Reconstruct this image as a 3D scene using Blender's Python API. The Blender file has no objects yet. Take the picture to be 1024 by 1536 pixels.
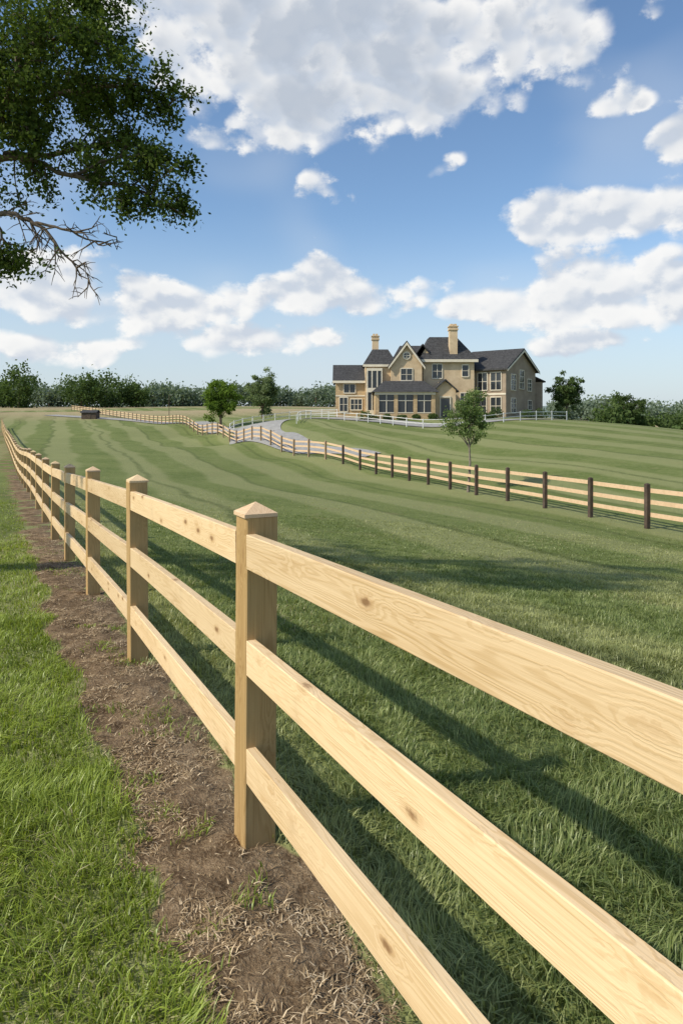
import bpy, math, numpy as np
from mathutils import Vector, Matrix
rng=np.random.default_rng(7)
scene=bpy.context.scene
scene.view_settings.view_transform='Standard'
scene.view_settings.look='None'
scene.view_settings.exposure=0
H=1.65
# ------------------------------------------------------------------ node helper
class G:
    def __init__(s,nt): s.nt=nt; s.L=nt.links
    def n(s,t,**k):
        nd=s.nt.nodes.new(t)
        for a,b in k.items(): setattr(nd,a,b)
        return nd
    def put(s,sock,v):
        if isinstance(v,bpy.types.NodeSocket): s.L.new(v,sock)
        elif v is not None: sock.default_value=v
    def m(s,op,*a,clamp=False):
        nd=s.n('ShaderNodeMath',operation=op,use_clamp=clamp)
        for i,v in enumerate(a): s.put(nd.inputs[i],v)
        return nd.outputs[0]
    def vm(s,op,a,b=None,out=0):
        nd=s.n('ShaderNodeVectorMath',operation=op)
        s.put(nd.inputs[0],a)
        if b is not None: s.put(nd.inputs[1],b)
        return nd.outputs[out]
    def noise(s,vec,scale,detail=4,rough=0.55,dist=0.0,out=0,dim='3D'):
        nd=s.n('ShaderNodeTexNoise',noise_dimensions=dim); s.put(nd.inputs['Vector'],vec)
        nd.inputs['Scale'].default_value=scale; nd.inputs['Detail'].default_value=detail
        nd.inputs['Roughness'].default_value=rough; nd.inputs['Distortion'].default_value=dist
        return nd.outputs[out]
    def mix(s,f,a,b,bt='MIX'):
        nd=s.n('ShaderNodeMix',data_type='RGBA',blend_type=bt)
        s.put(nd.inputs[0],f)
        for i,v in ((6,a),(7,b)):
            if isinstance(v,tuple) and len(v)==3: v=(*v,1)
            s.put(nd.inputs[i],v)
        return nd.outputs[2]
    def ss(s,v,a,b,lo=0.0,hi=1.0):
        nd=s.n('ShaderNodeMapRange',interpolation_type='SMOOTHSTEP')
        s.put(nd.inputs[0],v); nd.inputs[1].default_value=a; nd.inputs[2].default_value=b
        nd.inputs[3].default_value=lo; nd.inputs[4].default_value=hi
        return nd.outputs[0]
    def xyz(s,v):
        nd=s.n('ShaderNodeSeparateXYZ'); s.put(nd.inputs[0],v); return nd.outputs
    def comb(s,x,y,z):
        nd=s.n('ShaderNodeCombineXYZ')
        for i,v in enumerate((x,y,z)): s.put(nd.inputs[i],v)
        return nd.outputs[0]
    def bump(s,h,dist,strength=1.0):
        nd=s.n('ShaderNodeBump'); nd.inputs['Strength'].default_value=strength
        nd.inputs['Distance'].default_value=dist; s.put(nd.inputs['Height'],h); return nd.outputs[0]
    def attr(s,name):
        return s.n('ShaderNodeAttribute',attribute_name=name).outputs['Fac']
def newmat(name,rough=0.8,spec=0.3):
    m=bpy.data.materials.new(name); m.use_nodes=True
    b=m.node_tree.nodes['Principled BSDF']
    b.inputs['Roughness'].default_value=rough
    b.inputs['Specular IOR Level'].default_value=spec
    return m,G(m.node_tree),b
def flatmat(name,c1,c2,scale=3.0,rough=0.8,bump=0.0,spec=0.3):
    m,g,b=newmat(name,rough,spec)
    tc=g.n('ShaderNodeTexCoord').outputs['Object']
    f=g.noise(tc,scale,5,0.6)
    g.put(b.inputs['Base Color'],g.mix(g.ss(f,.3,.7),c1,c2))
    if bump: g.put(b.inputs['Normal'],g.bump(f,bump))
    return m
def thinleaf(m,g,b,col,tint,transl,gloss):
    """diffuse + translucent + a little gloss: thin leaves and blades"""
    m.node_tree.nodes.remove(b)
    d=g.n('ShaderNodeBsdfDiffuse'); g.put(d.inputs['Color'],col)
    t=g.n('ShaderNodeBsdfTranslucent'); g.put(t.inputs['Color'],g.mix(1.0,col,tint,'MULTIPLY'))
    mx=g.n('ShaderNodeMixShader'); mx.inputs[0].default_value=transl
    g.L.new(d.outputs[0],mx.inputs[1]); g.L.new(t.outputs[0],mx.inputs[2]); o=mx.outputs[0]
    if gloss:
        gl=g.n('ShaderNodeBsdfGlossy'); gl.inputs['Roughness'].default_value=.4; gl.inputs['Color'].default_value=(.9,.95,.8,1)
        m2=g.n('ShaderNodeMixShader'); m2.inputs[0].default_value=gloss
        g.L.new(o,m2.inputs[1]); g.L.new(gl.outputs[0],m2.inputs[2]); o=m2.outputs[0]
    g.L.new(o,m.node_tree.nodes['Material Output'].inputs[0])
    return m
# ------------------------------------------------------------------ materials
def wood_mat(name,light,dark,knot=1.0):
    m,g,b=newmat(name,0.6,0.25)
    tc=g.n('ShaderNodeTexCoord').outputs['Object']
    r=g.n('ShaderNodeObjectInfo').outputs['Random']
    off=g.m('MULTIPLY',r,37.0)
    x,y,z=g.xyz(tc)
    P=g.comb(g.m('ADD',x,off),g.m('ADD',y,off),z)
    kv=g.vm('MULTIPLY',P,(4.6,9.0,11.0))
    vo=g.n('ShaderNodeTexVoronoi'); vo.inputs['Scale'].default_value=1.0; g.put(vo.inputs['Vector'],kv)
    d=g.m('ADD',vo.outputs['Distance'],g.m('MULTIPLY',g.m('SUBTRACT',g.noise(P,60,2,.5),.5),.14))
    cr=g.xyz(vo.outputs['Color'])[0]
    has=g.m('GREATER_THAN',cr,0.42)
    infl=g.m('MULTIPLY',g.ss(d,0.0,0.6,1.0,0.0),has)
    kn=g.m('MULTIPLY',g.ss(d,0.06,0.17,1.0,0.0),has)
    halo=g.m('MULTIPLY',g.ss(d,0.10,0.34,1.0,0.0),has)
    n1=g.noise(g.vm('MULTIPLY',P,(0.55,10,10)),1.0,2,0.5)
    n1=g.m('ADD',n1,g.m('MULTIPLY',infl,0.13))
    rings=g.m('SINE',g.m('MULTIPLY',n1,150.0))
    rings=g.ss(rings,-0.3,1.0)
    fib=g.noise(g.vm('MULTIPLY',P,(3,200,200)),1.0,3,0.65)
    broad=g.noise(g.vm('MULTIPLY',P,(1.0,9,9)),1.0,3,0.5)
    rs=g.m('MULTIPLY',rings,g.ss(broad,.3,.7,.14,.46))
    f=g.m('ADD',rs,g.m('MULTIPLY',g.ss(fib,.35,.7),0.32))
    f=g.m('ADD',f,g.m('MULTIPLY',g.ss(broad,.4,.7),0.25),clamp=True)
    col=g.mix(f,light,dark)
    col=g.mix(g.m('MULTIPLY',halo,0.35*knot),col,(0.42,0.22,0.075))
    col=g.mix(g.m('MULTIPLY',kn,0.75*knot),col,(0.17,0.075,0.025))
    tone=g.m('ADD',0.88,g.m('MULTIPLY',r,0.18))
    col=g.mix(1.0,col,g.comb(tone,tone,tone),'MULTIPLY')
    ge=g.n('ShaderNodeNewGeometry').outputs['Position']
    gz=g.noise(ge,5,3,.6)
    col=g.mix(g.m('MULTIPLY',g.ss(gz,.55,.8),0.22),col,(0.30,0.21,0.12))
    g.put(b.inputs['Base Color'],col)
    h=g.m('ADD',g.m('MULTIPLY',fib,0.6),g.m('MULTIPLY',rings,0.2))
    g.put(b.inputs['Normal'],g.bump(h,0.0018,0.8))
    return m
M_rail=wood_mat('pine_rail',(0.78,0.58,0.345),(0.56,0.37,0.175))
M_post=wood_mat('pine_post',(0.54,0.355,0.155),(0.36,0.215,0.08),0.3)
M_rail2=wood_mat('pine_rail_weathered',(0.70,0.50,0.31),(0.53,0.35,0.20),0)
M_postd=flatmat('dark_post',(0.060,0.042,0.030),(0.11,0.08,0.058),6)
M_postl=flatmat('light_post',(0.40,0.29,0.18),(0.28,0.20,0.12),6)

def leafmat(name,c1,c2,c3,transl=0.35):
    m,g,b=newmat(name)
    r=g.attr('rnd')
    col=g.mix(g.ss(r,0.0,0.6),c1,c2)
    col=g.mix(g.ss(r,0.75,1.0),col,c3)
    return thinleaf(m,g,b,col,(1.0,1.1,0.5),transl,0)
M_bark=flatmat('bark',(0.09,0.065,0.045),(0.17,0.13,0.09),9,0.9,0.02)
M_bark2=flatmat('bark_pale',(0.16,0.13,0.10),(0.26,0.22,0.17),9,0.9,0.02)
M_leafA=leafmat('oak_leaves',(0.040,0.065,0.016),(0.105,0.145,0.035),(0.22,0.26,0.08))
M_leafB=leafmat('young_leaves',(0.09,0.15,0.045),(0.19,0.25,0.095),(0.31,0.35,0.18))
M_leafC=leafmat('round_tree_leaves',(0.07,0.13,0.022),(0.17,0.25,0.045),(0.27,0.33,0.08))
M_leafD=leafmat('blossom_leaves',(0.11,0.16,0.07),(0.21,0.26,0.13),(0.66,0.68,0.60))
M_leafE=leafmat('dark_leaves',(0.045,0.075,0.025),(0.10,0.145,0.05),(0.16,0.21,0.075))
M_leafF=leafmat('hazed_leaves',(0.125,0.17,0.13),(0.19,0.235,0.17),(0.24,0.285,0.20))  # aerial haze mixed into these leaf colours: paler and bluer

def bands(g,P):
    """mowing bands and wheel tracks that run along the pasture -> (light band 0..1, track 0..1)"""
    x,y,z=g.xyz(P)
    sp=g.m('ADD',g.m('MULTIPLY',x,.925),g.m('MULTIPLY',y,.38))
    sp=g.m('ADD',sp,g.m('MULTIPLY',g.noise(P,.12,1,.5),2.2))
    wd=g.ss(g.m('SINE',g.m('MULTIPLY',sp,1.55)),-.35,.45)
    tr=g.ss(g.m('ABSOLUTE',g.m('SINE',g.m('MULTIPLY',sp,.62))),0.02,.17,1.0,0.0)
    return wd,tr
def grassmat():
    m,g,b=newmat('grass_blades')
    r=g.attr('rnd'); s=g.attr('side'); t=g.attr('tip')
    left=g.mix(g.ss(r,0.0,0.8),(0.17,0.24,0.026),(0.39,0.48,0.08))
    right=g.mix(g.ss(r,0.0,0.8),(0.165,0.225,0.065),(0.35,0.40,0.145))
    col=g.mix(s,left,right)
    col=g.mix(g.ss(r,0.90,0.97),col,(0.58,0.52,0.30))
    P=g.n('ShaderNodeNewGeometry').outputs['Position']
    wd,tr=bands(g,P)
    col=g.mix(g.m('MULTIPLY',g.m('MULTIPLY',wd,s),.50),col,(0.56,0.55,0.25))
    col=g.mix(g.m('MULTIPLY',g.m('MULTIPLY',tr,s),.6),col,(0.11,0.14,0.045))
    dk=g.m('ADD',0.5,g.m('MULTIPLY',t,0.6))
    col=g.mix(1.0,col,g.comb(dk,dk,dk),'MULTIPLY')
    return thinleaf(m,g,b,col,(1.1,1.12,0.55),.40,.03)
M_grass=grassmat()
def strawmat():
    m,g,b=newmat('straw_mulch',0.8,0.2)
    r=g.attr('rnd')
    col=g.mix(g.ss(r,0,0.6),(0.14,0.09,0.047),(0.40,0.29,0.165))
    col=g.mix(g.ss(r,0.6,1.0),col,(0.68,0.54,0.36))
    g.put(b.inputs['Base Color'],col); return m
M_straw=strawmat()

# ------------------------------------------------------------------ terrain
CP=np.array([
 (-.337,2.68,0),(1.0,0,.05),(-1.455,4.89,-.08),(-2.61,7.25,-.2),(-3.78,9.6,-.33),(-5.6,13,-.46),(-9.1,20,-.6),(-19.3,40,-.85),(-29.4,60,-.8),(-39.5,80,-.5),(-49.7,100,.05),
 (-3,2,.02),(-6,8,-.2),(-15,20,-.5),(-32,40,-.7),(-3,-8,.1),(5,-8,.1),(-20,-10,.1),(20,-10,-.6),(-60,20,-.3),(-60,60,0),
 (3,2.5,-.05),(2,8,-.5),(5,6,-.55),(6,11,-1.05),(0,20,-1.1),(0,14,-.85),
 (9.05,19.6,-1.62),(7.4,24.5,-1.65),(5.6,29.8,-1.72),(3.4,36.5,-1.78),(1.3,43,-1.75),(-4.2,53,-1.3),(-10.4,66,-1.0),(-16.6,80,-.55),(-27,103,.5),(-60,155,3.0),
 (11,14,-1.5),(14,8,-1.2),(25,5,-1.4),(-10,45,-1.2),(-25,80,-.1),(-18,60,-.9),
 (1,50,-.8),(-5,60,.05),(-8,72,.95),(-5,82,1.4),(1,76,1.3),(6,70,.95),(9,64,.5),(16,66,1.2),(-16,90,.9),
 (8,45,-.8),(12,35,-.8),(18,28,-1.1),(14,55,0.45),(22,55,.75),(26,60,.85),(24,42,-.15),(30,30,-1.3),
 (0,80,1.55),(8,78,1.5),(16,78,1.5),(24,78,1.4),(0,92,1.7),(12,92,1.7),(26,92,1.4),(30,78,.9),(34,66,.2),(36,50,-.7),(45,40,-1.8),
 (42,100,-2.2),(60,130,-3),(100,100,-4),(80,40,-4),(60,10,-3),(100,200,-3),(30,130,0),
 (0,150,3.0),(-30,150,3.0),(-100,150,3.2),(-60,230,5.0),(-120,240,5.0),(0,240,5.0),(-150,60,2),(-150,150,4),(60,240,2),(150,240,-3),(150,0,-5),(150,100,-5),(-150,-20,1),(0,300,5),(-150,300,5.5),(150,300,-2),(0,-20,.1),(150,-20,-5)],float)
def tps_k(r2): return 0.5*r2*np.log(r2+1e-9)
S=50.0
_c=CP[:,:2]/S; NC=len(CP)
_K=tps_k(((_c[:,None]-_c[None])**2).sum(-1))+np.eye(NC)*2e-5
_Pm=np.hstack([np.ones((NC,1)),_c]); _A=np.zeros((NC+3,NC+3)); _A[:NC,:NC]=_K; _A[:NC,NC:]=_Pm; _A[NC:,:NC]=_Pm.T
_w=np.linalg.solve(_A,np.concatenate([CP[:,2],np.zeros(3)]))
def TZ(x,y):
    x=np.atleast_1d(np.asarray(x,float)); y=np.atleast_1d(np.asarray(y,float))
    sh=x.shape; x=np.clip(x.ravel(),-150,150)/S; y=np.clip(y.ravel(),-20,300)/S
    out=np.empty(len(x))
    for i in range(0,len(x),60000):
        a=x[i:i+60000]; b=y[i:i+60000]
        r2=(a[:,None]-_c[:,0])**2+(b[:,None]-_c[:,1])**2
        out[i:i+60000]=tps_k(r2)@_w[:NC]+_w[NC]+_w[NC+1]*a+_w[NC+2]*b
    return out.reshape(sh)
def tz(x,y): return float(TZ(x,y)[0])
def vnoise(x,y,sc,seed=0):
    x=x*sc; y=y*sc; xi=np.floor(x).astype(np.int64); yi=np.floor(y).astype(np.int64); fx=x-xi; fy=y-yi
    fx=fx*fx*(3-2*fx); fy=fy*fy*(3-2*fy)
    def h(a,b):
        v=(a*374761393+b*668265263+seed*1442695041)&0xffffffff
        v=((v^(v>>13))*1274126177)&0xffffffff
        return ((v^(v>>16))&0xffff)/65535.0
    return (h(xi,yi)*(1-fx)+h(xi+1,yi)*fx)*(1-fy)+(h(xi,yi+1)*(1-fx)+h(xi+1,yi+1)*fx)*fy
def fb(x,y,sc,seed=0):
    return (vnoise(x,y,sc,seed)+.5*vnoise(x,y,sc*2.1,seed+1)+.25*vnoise(x,y,sc*4.3,seed+2)+.125*vnoise(x,y,sc*9.1,seed+3))/1.875
NX,NY,C0=0.892,0.452,0.911
def sdist(x,y): return x*NX+y*NY-C0
def dirt(x,y):
    s=sdist(x,y)+(fb(x,y,2.2,5)-.5)*.42
    a=np.clip((s+.50)/.12,0,1); b=np.clip((.15-s)/.12,0,1)
    return a*b
def micro(x,y): return dirt(x,y)*((fb(x,y,5,31)-.5)*.07+(fb(x,y,16,77)-.5)*.05)
def grad(a,b,st): return np.arange(a,b,st)
xs=np.concatenate([-np.geomspace(4000,75,26),grad(-72,-16,1.0),grad(-16,-4,.4),grad(-4,1.5,.03),grad(1.5,4,.08),grad(4,16,.4),grad(16,72,1.0),np.geomspace(75,4000,26)])
ys=np.concatenate([-np.geomspace(2000,24,10),grad(-20,0,1.0),grad(0,1.0,.2),grad(1.0,5,.03),grad(5,9,.08),grad(9,30,.35),grad(30,125,1.0),np.geomspace(127,5000,34)])
X,Y=np.meshgrid(xs,ys); Z=TZ(X,Y)
D=dirt(X,Y)
Z=Z+micro(X,Y)
def mk(name,V,faces,mats,attrs=None,smooth=False,parent=None):
    """faces: list of (array(n,k), matidx)"""
    me=bpy.data.meshes.new(name)
    V=np.asarray(V,np.float32)
    me.vertices.add(len(V)); me.vertices.foreach_set('co',V.ravel())
    lp=np.concatenate([np.asarray(f,np.int32).ravel() for f,_ in faces])
    cnt=np.concatenate([np.full(len(f),np.asarray(f).shape[1],np.int32) for f,_ in faces])
    mi=np.concatenate([np.full(len(f),m,np.int32) for f,m in faces])
    st=np.concatenate([[0],np.cumsum(cnt)[:-1]]).astype(np.int32)
    me.loops.add(len(lp)); me.loops.foreach_set('vertex_index',lp)
    me.polygons.add(len(cnt)); me.polygons.foreach_set('loop_start',st)
    me.polygons.foreach_set('loop_total',cnt)
    me.polygons.foreach_set('material_index',mi)
    if smooth: me.polygons.foreach_set('use_smooth',np.ones(len(cnt),bool))
    for m in mats: me.materials.append(m)
    me.update(calc_edges=True)
    for k,v in (attrs or {}).items():
        a=me.attributes.new(k,'FLOAT','POINT'); a.data.foreach_set('value',np.asarray(v,np.float32))
    o=bpy.data.objects.new(name,me); scene.collection.objects.link(o)
    if parent: o.parent=parent
    return o
def groundmat():
    m,g,b=newmat('ground',0.95,0.1)
    P=g.n('ShaderNodeNewGeometry').outputs['Position']
    x,y,z=g.xyz(P)
    dm=g.attr('dirt')
    n1=g.noise(P,0.35,4,.6); n2=g.noise(P,3.5,4,.65); n3=g.noise(P,22,3,.7)
    base=g.mix(g.ss(n1,.3,.7),(0.120,0.155,0.042),(0.175,0.205,0.066))
    base=g.mix(g.m('MULTIPLY',g.ss(n2,.4,.75),.55),base,(0.23,0.245,0.10))
    base=g.mix(g.m('MULTIPLY',g.ss(n3,.5,.75),.4),base,(0.075,0.105,0.030))
    wd,tr=bands(g,P)
    base=g.mix(g.m('MULTIPLY',wd,0.55),base,(0.29,0.29,0.135))
    base=g.mix(g.m('MULTIPLY',g.m('MULTIPLY',tr,g.ss(n2,.25,.6)),.65),base,(0.08,0.105,0.032))
    far=g.ss(y,105,150); dn=g.noise(g.vm('MULTIPLY',P,(.012,.05,0)),1.0,3,.5)
    base=g.mix(g.m('MULTIPLY',far,g.ss(dn,.40,.50)),base,(0.36,0.29,0.165))
    dn2=g.noise(P,0.9,3,.6)
    base=g.mix(g.m('MULTIPLY',g.ss(dn2,.56,.75),.3),base,(0.28,0.23,0.12))
    d1=g.noise(P,9,5,.65); d2=g.noise(P,70,4,.7); d3=g.noise(P,2.0,3,.5)
    dc=g.mix(g.ss(d1,.3,.7),(0.105,0.066,0.036),(0.32,0.225,0.135))
    dc=g.mix(g.m('MULTIPLY',g.ss(d2,.45,.7),.7),dc,(0.47,0.355,0.225))
    dc=g.mix(g.m('MULTIPLY',g.ss(d3,.45,.65),.45),dc,(0.10,0.066,0.038))
    dmask=g.ss(g.m('ADD',dm,g.m('MULTIPLY',g.m('SUBTRACT',d1,.5),.6)),.35,.65)
    col=g.mix(dmask,base,dc)
    g.put(b.inputs['Base Color'],col)
    hh=g.m('ADD',g.m('MULTIPLY',n3,.7),g.m('MULTIPLY',n2,1.0))
    hd=g.m('ADD',d1,g.m('MULTIPLY',d2,.5))
    mh=g.n('ShaderNodeMix',data_type='FLOAT'); g.put(mh.inputs[0],dmask); g.put(mh.inputs[2],hh); g.put(mh.inputs[3],hd)
    g.put(b.inputs['Normal'],g.bump(mh.outputs[0],.06,.9))
    return m
ny,nx=X.shape
idx=np.arange(nx*ny).reshape(ny,nx)
F=np.stack([idx[:-1,:-1],idx[:-1,1:],idx[1:,1:],idx[1:,:-1]],-1).reshape(-1,4)
mk('ground',np.stack([X,Y,Z],-1).reshape(-1,3),[(F,0)],[groundmat()],{'dirt':D.ravel()},smooth=True)

# ------------------------------------------------------------------ grass blades
def blades(x,y,z,L,w,lean,az,rnd,extra):
    n=len(x); d=az+rng.uniform(-.6,.6,n)+np.pi/2
    bx=np.cos(d)*w/2; by=np.sin(d)*w/2; lx=np.cos(az)*L; ly=np.sin(az)*L
    V=np.empty((n,5,3),np.float32)
    V[:,0]=np.stack([x-bx,y-by,z],-1); V[:,1]=np.stack([x+bx,y+by,z],-1)
    mx=x+lx*lean*.28; my=y+ly*lean*.28; mz=z+L*.55*np.cos(lean*.5)
    V[:,2]=np.stack([mx+bx*.8,my+by*.8,mz],-1); V[:,3]=np.stack([mx-bx*.8,my-by*.8,mz],-1)
    V[:,4]=np.stack([x+lx*lean*.95,y+ly*lean*.95,z+L*(1-.38*lean)],-1)
    b=np.arange(n)[:,None]*5
    Q=b+np.array([0,1,2,3]); T=b+np.array([3,2,4])
    tip=np.tile(np.array([0,0,.6,.6,1.0],np.float32),n)
    at={'rnd':np.repeat(rnd,5),'tip':tip}
    for k,v in extra.items(): at[k]=np.repeat(v,5)
    return V.reshape(-1,3),Q,T,at
def wedge(r0,r1,dens,half=.76):
    area=(r1**2-r0**2)*half*1.0
    N=int(area*dens); yy=np.sqrt(rng.uniform(r0**2,r1**2,N)); xx=yy*rng.uniform(-half,half,N)
    return xx,yy
gx=[];gy=[]
for r0,r1,dens in ((.95,3.2,8500),(3.2,6,4400),(6,11,1700),(11,18,560),(18,34,150)):
    a,b=wedge(r0,r1,dens); gx.append(a);gy.append(b)
gx=np.concatenate(gx);gy=np.concatenate(gy)
gs=np.interp(gy,[0,3,6,10,16,34],[1,1.05,1.35,1.8,2.4,3.4])
dd=dirt(gx,gy); keep=rng.random(len(gx))>np.clip(dd*1.6,0,1)
tuft=(fb(gx,gy,3.3,91)>.62)&(dd>.2)&(rng.random(len(gx))<.45); keep|=tuft
keep&=rng.random(len(gx))<np.clip((32-gy)/20,0,1)
gx,gy,gs,tuft=gx[keep],gy[keep],gs[keep],tuft[keep]
gz=TZ(gx,gy)-.004
side=(sdist(gx,gy)>0).astype(np.float32)
cl=fb(gx,gy,4.5,11); cl2=fb(gx,gy,.8,13)
Lg=(.035+.065*rng.random(len(gx)))*(.35+1.3*cl)*(.75+.5*cl2)*np.where(side>0,1.0,.95)
Lg*=np.interp(gy,[0,5,9,14,22,34],[1,.95,.72,.55,.42,.3])
Lg=np.where(tuft,Lg*.65,Lg)
az=rng.uniform(0,2*np.pi,len(gx)); az=np.where(rng.random(len(gx))<.45,vnoise(gx,gy,3,17)*9,az)
V,Q,T,at=blades(gx,gy,gz,Lg,.0044*gs*rng.uniform(.6,1.5,len(gx)),rng.uniform(.2,1.35,len(gx)),az,np.clip(rng.random(len(gx))*.85+(cl2-.5)*.6+.07,0,1),{'side':side})
print('blades',len(gx))
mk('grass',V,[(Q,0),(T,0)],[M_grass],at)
# straw mulch on the bare strip
N=90000
t=rng.uniform(0,1,N)**1.5*13+.7; s=rng.uniform(-.65,.30,N)
sx=C0*NX+s*NX-(t)*.452+.0; sy=C0*NY+s*NY+t*.892
k=(dirt(sx,sy)>.2)&(rng.random(N)<.08+1.0*(fb(sx,sy,5,41)>.50)); sx,sy=sx[k],sy[k]
ns=len(sx); sz=TZ(sx,sy)+micro(sx,sy)+.001
V,Q,T,at=blades(sx,sy,sz,rng.uniform(.007,.030,ns)*rng.uniform(.5,1.2,ns),rng.uniform(.002,.006,ns),rng.uniform(1.3,2.5,ns),rng.uniform(0,6.28,ns),rng.random(ns),{})
mk('straw_mulch',V,[(Q,0),(T,0)],[M_straw],at)

# ------------------------------------------------------------------ generic part builder
class Part:
    def __init__(s): s.v=[]; s.f=[]
    def add(s,vs,fs,M=None):
        o=len(s.v)
        for p in vs:
            p=Vector(p); p=M@p if M else p
            s.v.append(tuple(p))
        for f in fs: s.f.append([i+o for i in f])
    def box(s,x0,x1,y0,y1,z0,z1,M=None):
        s.add([(x0,y0,z0),(x1,y0,z0),(x1,y1,z0),(x0,y1,z0),(x0,y0,z1),(x1,y0,z1),(x1,y1,z1),(x0,y1,z1)],
              [(3,2,1,0),(4,5,6,7),(0,1,5,4),(1,2,6,5),(2,3,7,6),(3,0,4,7)],M)
    def slab(s,q,t,M=None):
        lo=[(p[0],p[1],p[2]-t) for p in q]; k=len(q)
        s.add(list(q)+lo,[tuple(range(k)),tuple(range(2*k-1,k-1,-1))]+[(i,i+k,(i+1)%k+k,(i+1)%k) for i in range(k)],M)
    def frust(s,b,t,z0,z1,M=None):
        s.add([(b[0],b[2],z0),(b[1],b[2],z0),(b[1],b[3],z0),(b[0],b[3],z0),(t[0],t[2],z1),(t[1],t[2],z1),(t[1],t[3],z1),(t[0],t[3],z1)],
              [(3,2,1,0),(4,5,6,7),(0,1,5,4),(1,2,6,5),(2,3,7,6),(3,0,4,7)],M)
    def tube(s,pts,rad,k=6):
        o=len(s.v); pts=[Vector(p) for p in pts]
        for i,p in enumerate(pts):
            d=(pts[min(i+1,len(pts)-1)]-pts[max(i-1,0)]).normalized()
            a=d.orthogonal().normalized() if i==0 else (a-d*a.dot(d)).normalized()
            b=d.cross(a)
            for j in range(k):
                th=2*math.pi*j/k; s.v.append(tuple(p+(a*math.cos(th)+b*math.sin(th))*rad[i]))
        for i in range(len(pts)-1):
            for j in range(k): s.f.append([o+i*k+j,o+i*k+(j+1)%k,o+(i+1)*k+(j+1)%k,o+(i+1)*k+j])
    def obj(s,name,mat,parent=None,M=None,smooth=False):
        me=bpy.data.meshes.new(name); me.from_pydata(s.v,[],s.f); me.materials.append(mat); me.update()
        if smooth: me.polygons.foreach_set('use_smooth',[True]*len(me.polygons))
        o=bpy.data.objects.new(name,me); scene.collection.objects.link(o)
        if parent: o.parent=parent
        if M is not None: o.matrix_world=M
        return o
def empty(name,loc=(0,0,0)):
    e=bpy.data.objects.new(name,None); scene.collection.objects.link(e); return e
def prism(P,sec,L,segs=1,bow=(0,0),cap=True):
    """section in YZ extruded along X, centred"""
    k=len(sec); o=len(P.v)
    for i in range(segs+1):
        t=i/segs; q=4*t*(1-t)
        for (a,b) in sec: P.v.append((L*(t-.5),a+bow[0]*q,b+bow[1]*q))
    for i in range(segs):
        for j in range(k): P.f.append([o+i*k+j,o+i*k+(j+1)%k,o+(i+1)*k+(j+1)%k,o+(i+1)*k+j][::-1])
    P.f.append([o+j for j in range(k)]); P.f.append([o+segs*k+j for j in range(k)][::-1])
def chsec(w,h,c):
    a,b=w/2,h/2
    return [(-a+c,-b),(a-c,-b),(a,-b+c),(a,b-c),(a-c,b),(-a+c,b),(-a,b-c),(-a,-b+c)]
# ------------------------------------------------------------------ front fence
fence=empty('wooden_fence')
posts=[]
for k in range(-2,44):
    x=-.337-1.125*k; y=2.68+2.219*k
    posts.append((x,y,tz(x,y)))
ang=math.atan2(2.219,-1.125)
W=.128
for i,(x,y,z) in enumerate(posts):
    P=Part(); sec=chsec(W,W,.005)
    hs=1.262+(rng.uniform(-.012,.012) if i!=2 else 0)
    Lp=hs+.25
    prism(P,sec,Lp)
    M=Matrix.Translation((x,y,z+hs-Lp/2))@Matrix.Rotation(ang,4,'Z')@Matrix.Rotation(rng.uniform(-.008,.008),4,'X')@Matrix.Rotation(-math.pi/2,4,'Y')
    P.obj('post_%d'%i,M_post,fence,M)
    C=Part(); a=W/2+.003
    C.add([(-a,-a,0),(a,-a,0),(a,a,0),(-a,a,0),(-a,-a,.014),(a,-a,.014),(a,a,.014),(-a,a,.014),(0,0,.054)],
          [(3,2,1,0),(0,1,5,4),(1,2,6,5),(2,3,7,6),(3,0,4,7),(4,5,8),(5,6,8),(6,7,8),(7,4,8)])
    C.obj('cap_%d'%i,M_rail2 if i%3 else M_rail,fence,Matrix.Translation((x,y,z+hs+.001))@Matrix.Rotation(ang,4,'Z'))
nl=Vector((-.892,-.452,0))
for i in range(len(posts)-1):
    a=Vector(posts[i]); b=Vector(posts[i+1])
    for r,h in enumerate((1.20,.800,.390)):
        P=Part(); u=(b-a).normalized()
        p=a+u*(W/2+.0015); q=b-u*(W/2+.0015); L=(q-p).length
        prism(P,chsec(.040,.132,.003),L,8,(rng.uniform(-.004,.004),rng.uniform(-.003,.006)))
        c=(p+q)/2+nl*(W/2-.004-.020)+Vector((0,0,h-.066+rng.uniform(-.004,.004)))
        yv=Vector((0,0,1)).cross(u).normalized(); zv=u.cross(yv)
        R=Matrix((u,yv,zv)).transposed().to_4x4()
        if i==1: c.z+=.008; R=R@Matrix.Rotation(.010,4,'Y')
        P.obj('rail_%d_%d'%(i,r),M_rail,fence,Matrix.Translation(c)@R)
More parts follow.
